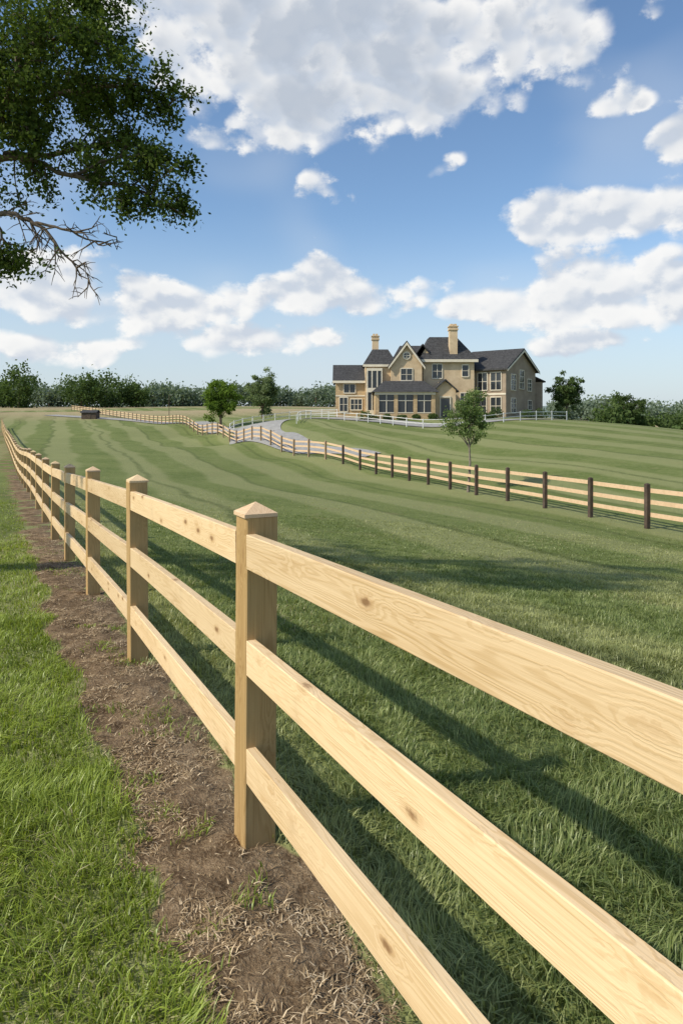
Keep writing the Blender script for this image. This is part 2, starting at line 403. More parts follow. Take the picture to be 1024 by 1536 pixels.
# ------------------------------------------------------------------ far pasture fence
def resample(pts,sp,closed=False):
    pts=[Vector((*p,0)) for p in pts]
    sm=[]
    for i in range(len(pts)-1):
        p0=pts[max(i-1,0)];p1=pts[i];p2=pts[i+1];p3=pts[min(i+2,len(pts)-1)]
        for j in range(20):
            t=j/20; sm.append(.5*((2*p1)+(p2-p0)*t+(2*p0-5*p1+4*p2-p3)*t*t+(3*p1-p0-3*p2+p3)*t**3))
    sm.append(pts[-1])
    out=[sm[0]]; acc=0
    for a,b in zip(sm,sm[1:]):
        d=(b-a).length
        while acc+d>=sp:
            t=(sp-acc)/d; a=a.lerp(b,t); out.append(a); d=(b-a).length; acc=0
        acc+=d
    return out
def fence_run(name,path,sp,ph,pw,rails,rh,rt,mpost,mrail,mpostfar=None,nfar=999,off=0.0):
    e=empty(name); pp=resample(path,sp); pp=[Vector((p.x,p.y,tz(p.x,p.y))) for p in pp]
    A=Part();B=Part();R=Part()
    for i,p in enumerate(pp):
        d=(pp[min(i+1,len(pp)-1)]-pp[max(i-1,0)]); th=math.atan2(d.y,d.x)
        M=Matrix.Translation(p)@Matrix.Rotation(th,4,'Z'); w=pw/2; hh=ph*(1+rng.uniform(-.015,.02))
        T=(A if i<nfar else B)
        T.box(-w,w,-w,w,-.3,hh,M)
        T.frust((-w,w,-w,w),(-w*.3,w*.3,-w*.3,w*.3),hh,hh+w*.5,M)
    for a,b in zip(pp,pp[1:]):
        u=(b-a); L=u.length; u.normalize(); yv=Vector((0,0,1)).cross(u).normalized(); zv=u.cross(yv)
        RM=Matrix((u,yv,zv)).transposed().to_4x4()
        for h in rails:
            dz=rng.uniform(-.012,.012)
            M=Matrix.Translation((a+b)/2-yv*off+Vector((0,0,h+dz)))@RM@Matrix.Rotation(rng.uniform(-.004,.004),4,'Y')
            R.box(-L/2+.004,L/2-.004,-rt/2,rt/2,-rh/2,rh/2,M)
    A.obj('posts',mpost,e)
    if B.v: B.obj('posts_far',mpostfar,e)
    R.obj('rails',mrail,e)
    return e
fence_run('pasture_fence',[(13.4,8.5),(11.4,13.8),(9.05,19.6),(5.6,29.8),(1.3,43),(-4.2,53),(-10.4,66),(-16.6,80),(-27,103),(-42,127),(-62,156)],
          2.46,1.28,.12,(1.12,.77,.42),.125,.04,M_postd,M_rail2,M_postl,17,off=.083)
# ------------------------------------------------------------------ driveway
def ribbon(name,path,w,mat,lift=.06,sp=.8,ks=8):
    pp=resample(path,sp); V=[];Fq=[]
    ws=[w(i/(len(pp)-1)) if callable(w) else w for i in range(len(pp))]
    for i,p in enumerate(pp):
        d=(pp[min(i+1,len(pp)-1)]-pp[max(i-1,0)]).normalized(); nn=Vector((-d.y,d.x,0))
        for j in range(ks+1):
            q=p+nn*ws[i]*(j/ks-.5); V.append((q.x,q.y,tz(q.x,q.y)+lift))
    k=ks+1
    for i in range(len(pp)-1):
        for j in range(ks): Fq.append((i*k+j,(i+1)*k+j,(i+1)*k+j+1,i*k+j+1))
    return mk(name,V,[(np.array(Fq),0)],[mat],smooth=True)
M_road=flatmat('driveway_gravel',(0.27,0.26,0.24),(0.36,0.345,0.32),2.5,0.95,.01)
ribbon('driveway',[(2.2,47.5),(-.8,51.5),(-4.5,57),(-8.0,65),(-8.3,72),(-5,78.5),(0,77.6),(5,72.3),(8.6,67.3),(13,67.3),(19,69.5),(23,71)],lambda t:float(np.interp(t,[0,.12,.3,.5,1],[1.5,2.8,5.2,4.0,2.6])),M_road)
ribbon('road',[(-8,67),(-12,76),(-21,95),(-36,118),(-58,135)],3.0,M_road,lift=.09)
M_white=flatmat('railing_paint',(0.72,0.71,0.68),(0.60,0.59,0.56),5,.5)
fence_run('white_railing',[(-11.0,67.5),(-11.4,74),(-6.5,81.5),(0,80),],2.0,1.0,.07,(.92,.5),.055,.04,M_white,M_white)
fence_run('white_railing',[(-4.6,70),(-4,75.2),(0,74.6),(3.5,70.2),(7,65.6),(9.5,64.4),(14,64.8),(19,67),(23,69)],2.0,.9,.07,(.82,.45),.055,.04,M_white,M_white)

# ------------------------------------------------------------------ house
def stone():
    m,g,b=newmat('stone_wall',0.9,.2)
    tc=g.n('ShaderNodeTexCoord').outputs['Object']
    br=g.n('ShaderNodeTexBrick'); x,y,z=g.xyz(tc); g.put(br.inputs['Vector'],g.comb(g.m('ADD',x,y),z,0))
    br.inputs['Scale'].default_value=1.0; br.inputs['Brick Width'].default_value=.5; br.inputs['Row Height'].default_value=.22
    br.inputs['Mortar Size'].default_value=.012
    br.inputs['Color1'].default_value=(.58,.42,.235,1); br.inputs['Color2'].default_value=(.47,.33,.18,1); br.inputs['Mortar'].default_value=(.36,.27,.17,1)
    n=g.noise(tc,.8,5,.6)
    g.put(b.inputs['Base Color'],g.mix(g.m('MULTIPLY',g.ss(n,.35,.7),.45),br.outputs['Color'],(.36,.245,.14)))
    return m
M_stone=stone()
M_render=flatmat('cream_stucco',(.68,.52,.335),(.54,.40,.245),1.2,.9)
M_trim=flatmat('trim',(.76,.68,.54),(.68,.60,.46),2,.7)
M_siding=flatmat('grey_siding',(.36,.28,.20),(.27,.205,.145),1.0,.9)
def roofm():
    m,g,b=newmat('slate_roof',.8,.2)
    tc=g.n('ShaderNodeTexCoord').outputs['Object']; x,y,z=g.xyz(tc)
    rows=g.m('FRACT',g.m('MULTIPLY',z,4.0))
    n=g.noise(g.comb(g.m('MULTIPLY',x,3.0),g.m('MULTIPLY',y,3.0),g.m('FLOOR',g.m('MULTIPLY',z,4.0))),1.5,3,.6)
    c=g.mix(g.ss(n,.3,.7),(.038,.037,.037),(.082,.080,.080))
    c=g.mix(g.ss(rows,.0,.25,.6,0.0),c,(.018,.018,.018))
    g.put(b.inputs['Base Color'],c); return m
M_roof=roofm()
m_,g_,b_=newmat('window_glass',.08,.6); b_.inputs['Base Color'].default_value=(.03,.035,.04,1); M_glass=m_
house=empty('stone_house')
wall=Part();wallc=Part();roof=Part();trim=Part();glass=Part();side_=Part()
def win(x0,x1,z0,z1,y,nx=2,nz=2,M=None,fr=.09):
    glass.box(x0,x1,y-.03,y+.05,z0,z1,M)
    trim.box(x0-fr,x0,y-.09,y+.04,z0-fr,z1+fr,M); trim.box(x1,x1+fr,y-.09,y+.04,z0-fr,z1+fr,M)
    trim.box(x0,x1,y-.09,y+.04,z1,z1+fr*1.4,M); trim.box(x0,x1,y-.12,y+.04,z0-fr*1.3,z0,M)
    for i in range(1,nx):
        c=x0+(x1-x0)*i/nx; trim.box(c-.03,c+.03,y-.07,y-.031,z0,z1,M)
    for i in range(1,nz):
        c=z0+(z1-z0)*i/nz; trim.box(x0,x1,y-.065,y-.032,c-.025,c+.025,M)
# A left wing
wall.box(-.7,2.79,81,88,.6,6.1)
roof.slab([(-1.05,80.6,5.95),(2.95,80.6,5.95),(2.95,84.5,8.05),(-1.05,84.5,8.05)],.16)
roof.slab([(-1.05,84.5,8.05),(2.95,84.5,8.05),(2.95,88.4,5.95),(-1.05,88.4,5.95)],.16)
wall.add([(-.695,81.2,6.0),(-.695,87.8,6.0),(-.695,84.5,7.8),(2.6,81.2,6.0),(2.6,87.8,6.0),(2.6,84.5,7.8)],[(0,2,1),(3,4,5),(0,3,5,2),(2,5,4,1)])
trim.box(-1.05,2.9,80.53,80.62,5.62,5.9)
win(1.1,2.4,2.5,3.7,81,3,2); win(-.2,.7,2.3,3.9,81,2,2); win(.3,1.6,4.5,5.5,81,2,1)
trim.box(-.7,2.78,80.93,80.998,4.05,4.2)
# B
wallc.box(2.8,6.3,80.2,88,.6,7.75)
roof.frust((2.5,6.6,79.9,88.3),(3.7,5.6,82.2,86),7.75,9.75)
trim.box(2.5,6.6,79.84,79.9,7.5,7.77)
trim.box(2.95,4.75,79.55,80.19,1.0,2.4); trim.box(2.95,4.75,79.55,80.19,4.5,5.0); trim.box(2.95,4.75,79.55,80.19,7.0,7.3)
for a in (2.95,3.5,4.1,4.63): trim.box(a,a+.12,79.55,79.7,2.4,4.5); trim.box(a,a+.12,79.55,79.7,5.0,7.0)
glass.box(3.0,4.7,79.66,80.18,2.4,4.5); glass.box(3.0,4.7,79.66,80.18,5.0,7.0)
chim=Part()
def chimney(x0,x1,y0,y1,z0,z1):
    chim.box(x0,x1,y0,y1,z0,z1-.5); chim.box(x0-.1,x1+.1,y0-.1,y1+.1,z1-.5,z1-.32); chim.box(x0-.03,x1+.03,y0-.03,y1+.03,z1-.32,z1-.1)
    chim.box(x0-.12,x1+.12,y0-.12,y1+.12,z1-.1,z1)
    w=(x1-x0)/2
    chim.box(x0+.08,x0+w-.05,y0+.1,y1-.1,z1,z1+.25); chim.box(x0+w+.05,x1-.08,y0+.1,y1-.1,z1,z1+.25)
chimney(3.75,4.5,83.0,84.0,6,11.5)
chimney(12.8,13.7,80.75,81.9,5,12.4)
# main body
wallc.box(6.3,15.5,81.6,88,.6,8.0)
roof.frust((5.9,15.6,81.2,88.5),(7.2,14.6,84.2,85.4),8.0,10.4)
# C front gable
wallc.box(5.75,9.35,79.4,81.6,.6,7.75)
wallc.add([(5.75,79.4,7.75),(9.35,79.4,7.75),(7.55,79.4,10.2),(5.75,84,7.75),(9.35,84,7.75),(7.55,84,10.2)],[(0,1,2),(5,4,3),(0,2,5,3),(1,4,5,2)])
for sgn in (-1,1):
    c=7.55
    roof.slab([(c,79.0,10.48),(c+sgn*2.15,79.0,7.55),(c+sgn*2.15,84.6,7.55),(c,84.6,10.48)][::(1 if sgn<0 else -1)],.16)
    trim.add([(c,78.96,10.3),(c+sgn*2.12,78.96,7.4),(c+sgn*2.12,78.96,7.12),(c,78.96,9.95),(c,79.08,10.3),(c+sgn*2.12,79.08,7.4),(c+sgn*2.12,79.08,7.12),(c,79.08,9.95)],[(0,1,2,3),(7,6,5,4),(0,4,5,1),(1,5,6,2),(2,6,7,3),(3,7,4,0)])
wallc.add([(8.9,80.9,7.9),(11.0,80.9,7.9),(9.95,80.9,9.8),(8.9,84,7.9),(11.0,84,7.9),(9.95,84,9.8)],[(0,1,2),(5,4,3),(0,2,5,3),(1,4,5,2)])
for sgn in (-1,1):
    c=9.6
    roof.slab([(c,80.6,10.3),(c+sgn*1.7,80.6,7.9),(c+sgn*1.7,84.6,7.9),(c,84.6,10.3)][::(1 if sgn<0 else -1)],.16)
def disc(P,cx,cz,y,r,t,k=20):
    vs=[(cx+r*math.cos(2*math.pi*i/k),y,cz+r*math.sin(2*math.pi*i/k)) for i in range(k)]+[(cx+r*math.cos(2*math.pi*i/k),y+t,cz+r*math.sin(2*math.pi*i/k)) for i in range(k)]
    P.add(vs,[tuple(range(k)),tuple(range(2*k-1,k-1,-1))]+[(i,i+k,(i+1)%k+k,(i+1)%k) for i in range(k)])
disc(trim,7.55,8.75,79.3,.48,.14); disc(glass,7.55,8.75,79.27,.32,.1)
trim.box(7.52,7.58,79.24,79.28,8.43,9.07); trim.box(7.23,7.87,79.245,79.275,8.72,8.78)
win(6.9,8.2,5.9,7.2,79.4,2,2)
wallc.box(5.6,9.5,79.28,79.39,5.1,5.25)
# D centre block
wallc.box(9.6,15.6,80.4,87.5,.6,8.35)
roof.frust((9.2,16.0,80.0,88.0),(10.7,14.0,83.2,85.5),8.35,11.35)
trim.box(9.2,16.0,79.93,80.0,8.05,8.37)
win(10.7,11.8,6.2,7.8,80.4,2,2); win(14.2,14.9,6.4,7.7,80.4,1,2); win(14.0,14.9,2.8,4.4,80.4,2,2)
# E sunroom porch
for a in (3.75,5.85,8.0,10.0): wall.box(a,a+.42,76,76.42,.6,4.35)
wall.box(3.75,10.42,76.03,76.4,.6,2.05); trim.box(3.7,10.47,75.93,76.45,4.1,4.4)
for a,b in ((4.17,5.85),(6.27,8.0),(8.42,10.0)):
    glass.box(a,b,76.18,76.3,2.05,4.1)
    trim.box((a+b)/2-.04,(a+b)/2+.04,76.1,76.17,2.05,4.1); trim.box(a,b,76.09,76.16,3.4,3.48)
    trim.box(a,b,76.0,76.12,2.05,2.14)
wall.box(3.75,10.42,76.5,79.39,.6,4.3)
roof.frust((3.35,10.85,75.6,79.9),(4.9,9.5,78.3,79.5),4.4,5.75)
# E2 entrance
wallc.box(10.5,12.9,77.2,80.39,.6,4.7)
roof.slab([(11.7,76.8,5.9),(10.2,76.8,4.55),(10.2,80.4,4.55),(11.7,80.4,5.9)],.14)
roof.slab([(11.7,76.8,5.9),(11.7,80.4,5.9),(13.2,80.4,4.55),(13.2,76.8,4.55)],.14)
wallc.add([(10.5,77.2,4.7),(12.9,77.2,4.7),(11.7,77.2,5.7),(10.5,80,4.7),(12.9,80,4.7),(11.7,80,5.7)],[(0,1,2),(0,2,5,3),(1,4,5,2)])
glass.box(11.2,12.2,77.14,77.3,1.55,3.7); trim.box(11.08,11.19,77.08,77.25,1.5,3.8); trim.box(12.21,12.32,77.08,77.25,1.5,3.8); trim.box(11.08,12.32,77.08,77.25,3.81,3.95)
# F / G right wing (turned)
MG=Matrix.Translation((19,79,0))@Matrix.Rotation(math.atan2(.766,.643),4,'Z')
side_.box(0,8,0,6.8,.6,7.3,MG)
side_.add([(0,0,7.3),(8,0,7.3),(4,0,9.5),(0,6.8,7.3),(8,6.8,7.3),(4,6.8,9.5)],[(0,1,2),(5,4,3),(0,2,5,3),(1,4,5,2)],MG)
roof.slab([(4,-.4,9.85),(4,6.6,9.85),(-.45,7.2,7.25),(-.45,-.4,7.25)],.18,MG)
roof.slab([(4,-.4,9.85),(8.45,-.4,7.25),(8.45,7.2,7.25),(4,6.6,9.85)],.18,MG)
for sx_ in (0,8):
    s2=-1 if sx_==0 else 1
    trim.add([(4,-.44,9.66),(4+s2*4.4,-.44,7.1),(4+s2*4.4,-.44,6.9),(4,-.44,9.42),(4,-.41,9.66),(4+s2*4.4,-.41,7.1),(4+s2*4.4,-.41,6.9),(4,-.41,9.42)],[(0,1,2,3),(7,6,5,4),(0,4,5,1),(1,5,6,2),(2,6,7,3),(3,7,4,0)],MG)
for a,b,c,d in ((1.2,2.4,4.8,6.6),(3.5,4.6,5.0,7.2),(5.7,6.7,4.8,6.2),(1.2,2.4,2.1,3.8),(5.8,6.8,2.0,3.6)): win(a,b,c,d,0,2,3,MG,.06)
ML=MG@Matrix.Rotation(-math.pi/2,4,'Z')
for a,b,c,d in ((-1.9,-.6,4.8,6.8),(-3.6,-2.4,4.8,6.8),(-4.9,-4.1,4.8,6.8),(-1.9,-.6,1.9,3.9),(-3.9,-2.5,1.9,3.9)): win(a,b,c,d,0,2,2,ML,.07)
trim.box(-6.7,0,-.06,-.003,4.2,4.4,ML)
wallc.box(15.55,17,83,88,.6,7.6)
side_.box(24.15,25.3,86,90,.6,6.0)
roof.slab([(23.9,85.7,6.9),(25.6,85.7,6.1),(25.6,90.3,6.1),(23.9,90.3,6.9)],.15)
wall.obj('walls',M_stone,house); wallc.obj('front_walls',M_render,house); side_.obj('wing_walls',M_siding,house)
roof.obj('roof',M_roof,house); trim.obj('trim',M_trim,house); glass.obj('windows',M_glass,house); chim.obj('chimneys',M_render,house)

# ------------------------------------------------------------------ trees
def leafquads(C,size,flat=.5):
    n=len(C); a=rng.normal(size=(n,3)); a/=np.linalg.norm(a,axis=1)[:,None]
    b=rng.normal(size=(n,3)); b-=a*(a*b).sum(1)[:,None]; b/=np.linalg.norm(b,axis=1)[:,None]
    L=size*rng.uniform(.6,1.3,n)[:,None]; Wd=L*flat
    V=np.stack([C-a*L*.5,C+b*Wd*.5,C+a*L*.5,C-b*Wd*.5],1)
    return V.reshape(-1,3),(np.arange(n)[:,None]*4+np.arange(4))
def finish_tree(name,P,C,rn,size,bark,leaf,flat=.55):
    VB=np.array(P.v,float).reshape(-1,3); FB=np.array([f for f in P.f])
    VL,FL=leafquads(C,size,flat)
    rnd=np.concatenate([np.zeros(len(VB)),np.repeat(rn,4)])
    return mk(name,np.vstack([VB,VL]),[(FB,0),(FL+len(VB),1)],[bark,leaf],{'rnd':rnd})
def tree(name,x,y,h,rx,rz,trunk_h,tr,nlimb,ncl,nleaf,size,bark,leaf,cr=.45,open_=0.0):
    z=tz(x,y)-.1; P=Part()
    top=Vector((x+rng.uniform(-.03,.03)*h,y,z+h*.86)); base=Vector((x,y,z))
    tp=[base.lerp(top,t)+Vector((rng.uniform(-1,1),rng.uniform(-1,1),0))*h*.012*(t>0) for t in np.linspace(0,1,7)]
    P.tube(tp,[tr*(1.25-1.1*t) if t>0 else tr*1.5 for t in np.linspace(0,1,7)],7)
    cz=z+h-rz; cc=np.array([x,y,cz]); tips=[]
    for i in range(nlimb):
        a=i*2.4+rng.uniform(-.4,.4); e=rng.uniform(-.5,1.0); R=rng.uniform(.65,.98)
        tgt=Vector((x+math.cos(a)*rx*R*math.cos(e),y+math.sin(a)*rx*R*math.cos(e),cz+rz*R*math.sin(e)))
        t0=min(max((trunk_h+(tgt.z-z-trunk_h)*.35)/(h*.86),trunk_h/h*.8),.92); st=base.lerp(top,t0)
        mid=st.lerp(tgt,.5)+Vector((0,0,.06*h))
        pts=[st,st.lerp(mid,.6),mid,mid.lerp(tgt,.6),tgt]; r0=tr*.5*(1-t0*.6)
        P.tube(pts,[r0,r0*.75,r0*.5,r0*.3,r0*.12],5); tips.append(tgt)
        for j in range(4):
            q=pts[rng.integers(1,4)]; dv=Vector(rng.normal(size=3)); dv.normalize(); dv.z=abs(dv.z)*.6
            e2=q+dv*rx*.4; P.tube([q,q.lerp(e2,.5)+Vector((0,0,.02*h)),e2],[r0*.3,r0*.2,r0*.06],4); tips.append(e2)
    cl=[np.array(t) for t in tips]
    while len(cl)<ncl:
        v=rng.normal(size=3); v/=np.linalg.norm(v); v*=rng.uniform(.35,1)**.5
        wob=1+.22*math.sin(v[0]*5+x)+.18*math.sin(v[1]*6+v[2]*4)
        cl.append(cc+v*np.array([rx,rx,rz])*wob*(.92-.1*open_))
    cl=np.array(cl[:ncl]); k=nleaf//ncl
    shade=rng.random(len(cl))
    sz=cr*rx*rng.uniform(.35,.8,len(cl))
    C=(cl[:,None]+rng.normal(size=(len(cl),k,3))*.42*np.array([1,1,.75])*sz[:,None,None]).reshape(-1,3)
    inner=np.linalg.norm((C-cc)/np.array([rx,rx,rz]),axis=1)
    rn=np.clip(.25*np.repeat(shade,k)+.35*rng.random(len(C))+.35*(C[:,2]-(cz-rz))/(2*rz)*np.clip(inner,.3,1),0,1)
    return finish_tree(name,P,C,rn,size,bark,leaf)
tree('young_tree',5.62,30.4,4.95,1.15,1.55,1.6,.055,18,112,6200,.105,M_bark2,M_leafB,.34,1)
tree('round_tree',-14.9,84,6.5,2.1,2.9,.7,.16,14,120,12000,.25,M_bark,M_leafC,.40)
tree('flowering_tree',-11.3,98,6.9,2.5,3.1,.7,.15,14,130,14000,.26,M_bark,M_leafD,.42)
tree('maple_tree',28.3,86,6.2,2.0,2.6,.9,.15,12,100,9000,.26,M_bark,M_leafE,.40)
tree('maple_tree',41,98,7.6,2.5,3.4,.8,.16,12,100,9500,.28,M_bark,M_leafE,.42)
# big overhanging tree (trunk stands left of the picture)
P=Part(); TX,TY=-6.3,7.6; z0=tz(TX,TY)-.2
trunk=[(TX,TY,z0),(TX+.05,TY,1.2),(TX-.05,TY-.05,2.6),(TX+.1,TY,4.0),(TX+.05,TY+.1,5.6),(TX,TY,7.4),(TX+.1,TY,9)]
P.tube(trunk,[.42,.3,.27,.24,.19,.12,.04],12)
CL=[];CS=[]
def addcl(p,s): CL.append(np.array(p)); CS.append(s)
def resample3(pts):
    out=[]
    for i in range(len(pts)-1):
        p0=pts[max(i-1,0)];p1=pts[i];p2=pts[i+1];p3=pts[min(i+2,len(pts)-1)]
        for j in range(5):
            t=j/5; q=.5*((2*p1)+(p2-p0)*t+(2*p0-5*p1+4*p2-p3)*t*t+(3*p1-p0-3*p2+p3)*t**3)
            out.append(q+Vector(rng.normal(size=3))*.012)
    out.append(pts[-1]); return out
def branchy(pts,r,leaf_from,nsub,sl,drop=.15,leafy=1.0):
    pts=[Vector(p) for p in pts]; m=resample3(pts); k=len(m)
    P.tube(m,[r*(1-.93*i/(k-1))+.002 for i in range(k)],4)
    for j in range(nsub):
        t=leaf_from+(1-leaf_from)*rng.random(); i=int(t*(k-1)); q=m[i]
        dd=(m[min(i+1,k-1)]-m[max(i-1,0)]).normalized()
        v=Vector(rng.normal(size=3)); v=v.normalized()*.8+dd*.6; v.z-=drop; v.normalize()
        L=sl*rng.uniform(.5,1.15)*(1.2-.75*t); e=q+v*L; mid=q.lerp(e,.5)+Vector((0,0,.06*L))+Vector(rng.normal(size=3))*.03
        P.tube([q,mid,e],[.011,.007,.003],4)
        for u in range(4):
            w=mid.lerp(e,rng.random()); v2=(v+Vector(rng.normal(size=3))*.7).normalized(); v2.z-=.15
            e3=w+v2*L*.42; P.tube([w,w.lerp(e3,.5)+Vector((0,0,.01)),e3],[.005,.004,.002],4)
            if rng.random()<leafy: addcl(e3,.075)
            if rng.random()<leafy*.6: addcl(w.lerp(e3,.5),.055)
        if rng.random()<leafy: addcl(e,.085)
T=lambda z:(TX,TY,z)
branchy([T(3.6),(-4.9,7.3,4.1),(-3.6,7.1,4.35),(-2.75,7.0,4.12),(-2.05,6.95,3.95),(-1.58,6.9,3.68)],.06,.35,34,.5)
branchy([T(3.1),(-4.8,7.2,3.5),(-3.6,7,3.72),(-3.1,6.95,3.6),(-2.8,6.95,3.3),(-2.54,6.9,2.98)],.045,.45,20,.5,.4,.03)
branchy([(-3.1,6.95,3.6),(-2.75,6.9,3.55),(-2.45,6.9,3.4),(-2.2,6.9,3.42)],.018,.2,10,.35,.1,.04)
branchy([(-3.6,7,3.72),(-3.45,7,3.5),(-3.4,7,3.2)],.02,.3,9,.32,.3,1)
branchy([(-2.75,7.0,4.12),(-2.35,7.0,4.3),(-1.95,7.0,4.32),(-1.68,7,4.2)],.02,.2,12,.34)
branchy([T(4.3),(-4.8,7.3,4.8),(-3.5,7.2,4.95),(-2.7,7.1,5.03),(-2.15,7.0,5.02),(-1.66,7,4.88)],.06,.3,38,.5)
branchy([(-3.5,7.1,4.36),(-2.8,7.3,4.5),(-2.4,7.3,4.58),(-2.05,7.3,4.5)],.03,.2,16,.42)
branchy([T(5.0),(-4.8,7.3,5.4),(-3.5,7.3,5.55),(-2.9,7.3,5.7),(-2.5,7.3,5.65)],.06,.25,34,.5)
branchy([(-3.5,7.1,4.9),(-3.1,6.7,5.25),(-2.7,6.6,5.3),(-2.3,6.6,5.25)],.03,.2,20,.42)
branchy([T(5.6),(-4.8,7.6,6.2),(-3.6,7.6,6.4),(-3.0,7.5,6.4),(-2.6,7.5,6.25)],.06,.2,38,.55)
branchy([T(6.2),(-5,8,7.0),(-3.9,8,7.5),(-3.1,8,7.6)],.06,.2,30,.7)
branchy([T(4.6),(-5.1,6.8,4.9),(-4.0,6.6,5.05),(-3.4,6.5,5.1),(-3.0,6.5,4.9)],.05,.25,36,.5)
branchy([T(5.0),(-5.1,7.9,5.3),(-4.0,8.1,5.6),(-3.3,8.1,5.5),(-2.9,8,5.35)],.05,.25,34,.5)
branchy([T(3.9),(-5.2,6.9,4.3),(-4.2,6.8,4.55),(-3.5,6.8,4.65),(-3.0,6.8,4.5)],.05,.25,34,.45)
for k in range(14):
    a=rng.uniform(1.2,5.2); zz=rng.uniform(3.8,8); L=rng.uniform(1.6,3.0)
    branchy([T(zz),(TX+math.cos(a)*L*.5,TY+math.sin(a)*L*.5,zz+.5),(TX+math.cos(a)*L,TY+math.sin(a)*L,zz+.6)],.05,.25,14,.6)
for k in range(520):
    x=-4.1+rng.random()**1.3*1.9; z=4.4+rng.random()*2.6
    if x>-3.05+ (z-4.4)*.5: continue
    addcl((x+rng.normal()*.08,7.1+rng.normal()*.6,z),.12)
CL=np.array(CL);CS=np.array(CS); kk=20
C=(CL[:,None]+rng.normal(size=(len(CL),kk,3))*CS[:,None,None]*.85).reshape(-1,3)
print('oak leaves',len(C))
rn=np.clip(rng.random(len(C))*.7+.3*np.repeat(rng.random(len(CL)),kk),0,1)
finish_tree('oak_tree',P,C,rn,.050,M_bark,M_leafA,.55)
# distant tree masses
def treemass(name,spots,leaf,size,per):
    P=Part(); Cs=[];R=[]
    for (x,y,h,r) in spots:
        z=tz(x,y); P.tube([(x,y,z-.3),(x+.1,y,z+h*.35),(x,y,z+h*.7)],[.3,.22,.1],5)
        nc=34; v=rng.normal(size=(nc,3)); v/=np.linalg.norm(v,axis=1)[:,None]; v*=rng.uniform(.3,1,(nc,1))**.5
        c=np.array([x,y,z+h*.45])+v*np.array([r,r,h*.46])*rng.uniform(.8,1.1,(nc,1))
        k=per//nc; q=(c[:,None]+rng.normal(size=(nc,k,3))*r*.2).reshape(-1,3)
        q[:,2]=np.maximum(q[:,2],z+.2)
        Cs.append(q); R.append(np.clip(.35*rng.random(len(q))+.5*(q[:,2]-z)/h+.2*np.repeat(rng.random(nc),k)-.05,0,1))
    finish_tree(name,P,np.vstack(Cs),np.concatenate(R),size,M_bark,leaf,.7)
sp=[]
x=-175.
while x<4:
    hh=rng.uniform(6.4,10.4)*(1.12 if x<-70 else .88); sp.append((x,rng.uniform(222,262),hh,rng.uniform(4.0,6.2))); x+=rng.uniform(2.0,3.6)
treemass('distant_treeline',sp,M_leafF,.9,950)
treemass('field_trees',[(-84,178,12.0,4.4),(-92,182,7,4.5),(-70,184,9.5,5),(-64,186,9.0,5.2),(-57,190,7.5,4)],M_leafE,.7,1900)
sp=[(38,96,4.5,2.8),(45,104,5.0,3),(49,100,5.5,3.2),(54,104,6.5,3.6),(59,108,6,4),(64,110,6,4),(52,92,4,3),(46,90,3,2.4),(70,114,7,4.5),(78,118,7,5),(57,96,4.5,3.5),(63,98,5,4)]
treemass('woodland_edge',sp,M_leafE,.5,1900)
sp=[(x,rng.uniform(230,300),rng.uniform(7,10),rng.uniform(5,7)) for x in np.arange(60,230,5)]
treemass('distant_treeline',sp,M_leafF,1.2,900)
def shrubs(name,lst,leaf):
    P=Part();Cs=[];R=[]
    for (x,y,h,r) in lst:
        z=tz(x,y); P.tube([(x,y,z-.1),(x,y,z+h*.5)],[.06,.02],4)
        v=rng.normal(size=(500,3)); v/=np.linalg.norm(v,axis=1)[:,None]; v*=rng.uniform(.5,1.05,(500,1))
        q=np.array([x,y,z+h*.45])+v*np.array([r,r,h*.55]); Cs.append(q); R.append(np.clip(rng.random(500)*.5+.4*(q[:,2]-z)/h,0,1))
    finish_tree(name,P,np.vstack(Cs),np.concatenate(R),.16,M_bark,leaf,.7)
shrubs('garden_shrubs',[(a,75.2+rng.uniform(-.4,.4),rng.uniform(.5,1.1),rng.uniform(.45,.8)) for a in (2.6,3.4,5,6.6,8.2,10,13.4,14.3,15.4,16.5)]+[(17.6,77.5,1.3,.8),(21.5,79,1.0,.8),(23.5,80.5,1.2,.9),(27,84,1.6,1.2)],M_leafE)
# small dark shed + pole in the far field
shed=empty('field_shed'); A=Part();B=Part(); X0,Y0=-45.5,124; zz=tz(X0,Y0)
A.box(X0-1.3,X0+1.3,Y0-1,Y0+1,zz-.3,zz+1.15); B.slab([(X0-1.5,Y0-1.2,zz+1.17),(X0+1.5,Y0-1.2,zz+1.17),(X0+1.5,Y0,zz+1.6),(X0-1.5,Y0,zz+1.6)],.1); B.slab([(X0-1.5,Y0,zz+1.6),(X0+1.5,Y0,zz+1.6),(X0+1.5,Y0+1.2,zz+1.17),(X0-1.5,Y0+1.2,zz+1.17)],.1)
A.box(X0-.4,X0+.4,Y0-1.05,Y0-1.003,zz,zz+.9)
A.obj('walls',M_postd,shed); B.obj('roof',M_roof,shed)
U=Part(); U.tube([(-30,119,tz(-30,119)-.2),(-30,119,tz(-30,119)+4.2)],[.07,.05],6); U.box(-30.1,-29.5,118.92,119.08,tz(-30,119)+4.1,tz(-30,119)+4.2); U.obj('street_lamp',M_postd)
# distant hills
hv=[];hf=[]
xsH=np.linspace(-2500,3500,160)
for i,a in enumerate(xsH):
    hgt=14+22*vnoise(np.array([a]),np.array([0.]),.0021,3)[0]+6*vnoise(np.array([a]),np.array([5.]),.01,4)[0]
    hv+= [(a,1700,-20),(a,1900,hgt),(a,2400,-20)]
for i in range(len(xsH)-1):
    b=i*3; hf+=[(b,b+3,b+4,b+1),(b+1,b+4,b+5,b+2)]
mk('distant_hills',np.array(hv),[(np.array(hf),0)],[flatmat('hazed_hills',(.15,.20,.20),(.20,.245,.23),.01,1.0,0,0)],smooth=True)  # distance haze is put into the base colour as a pale blue-green

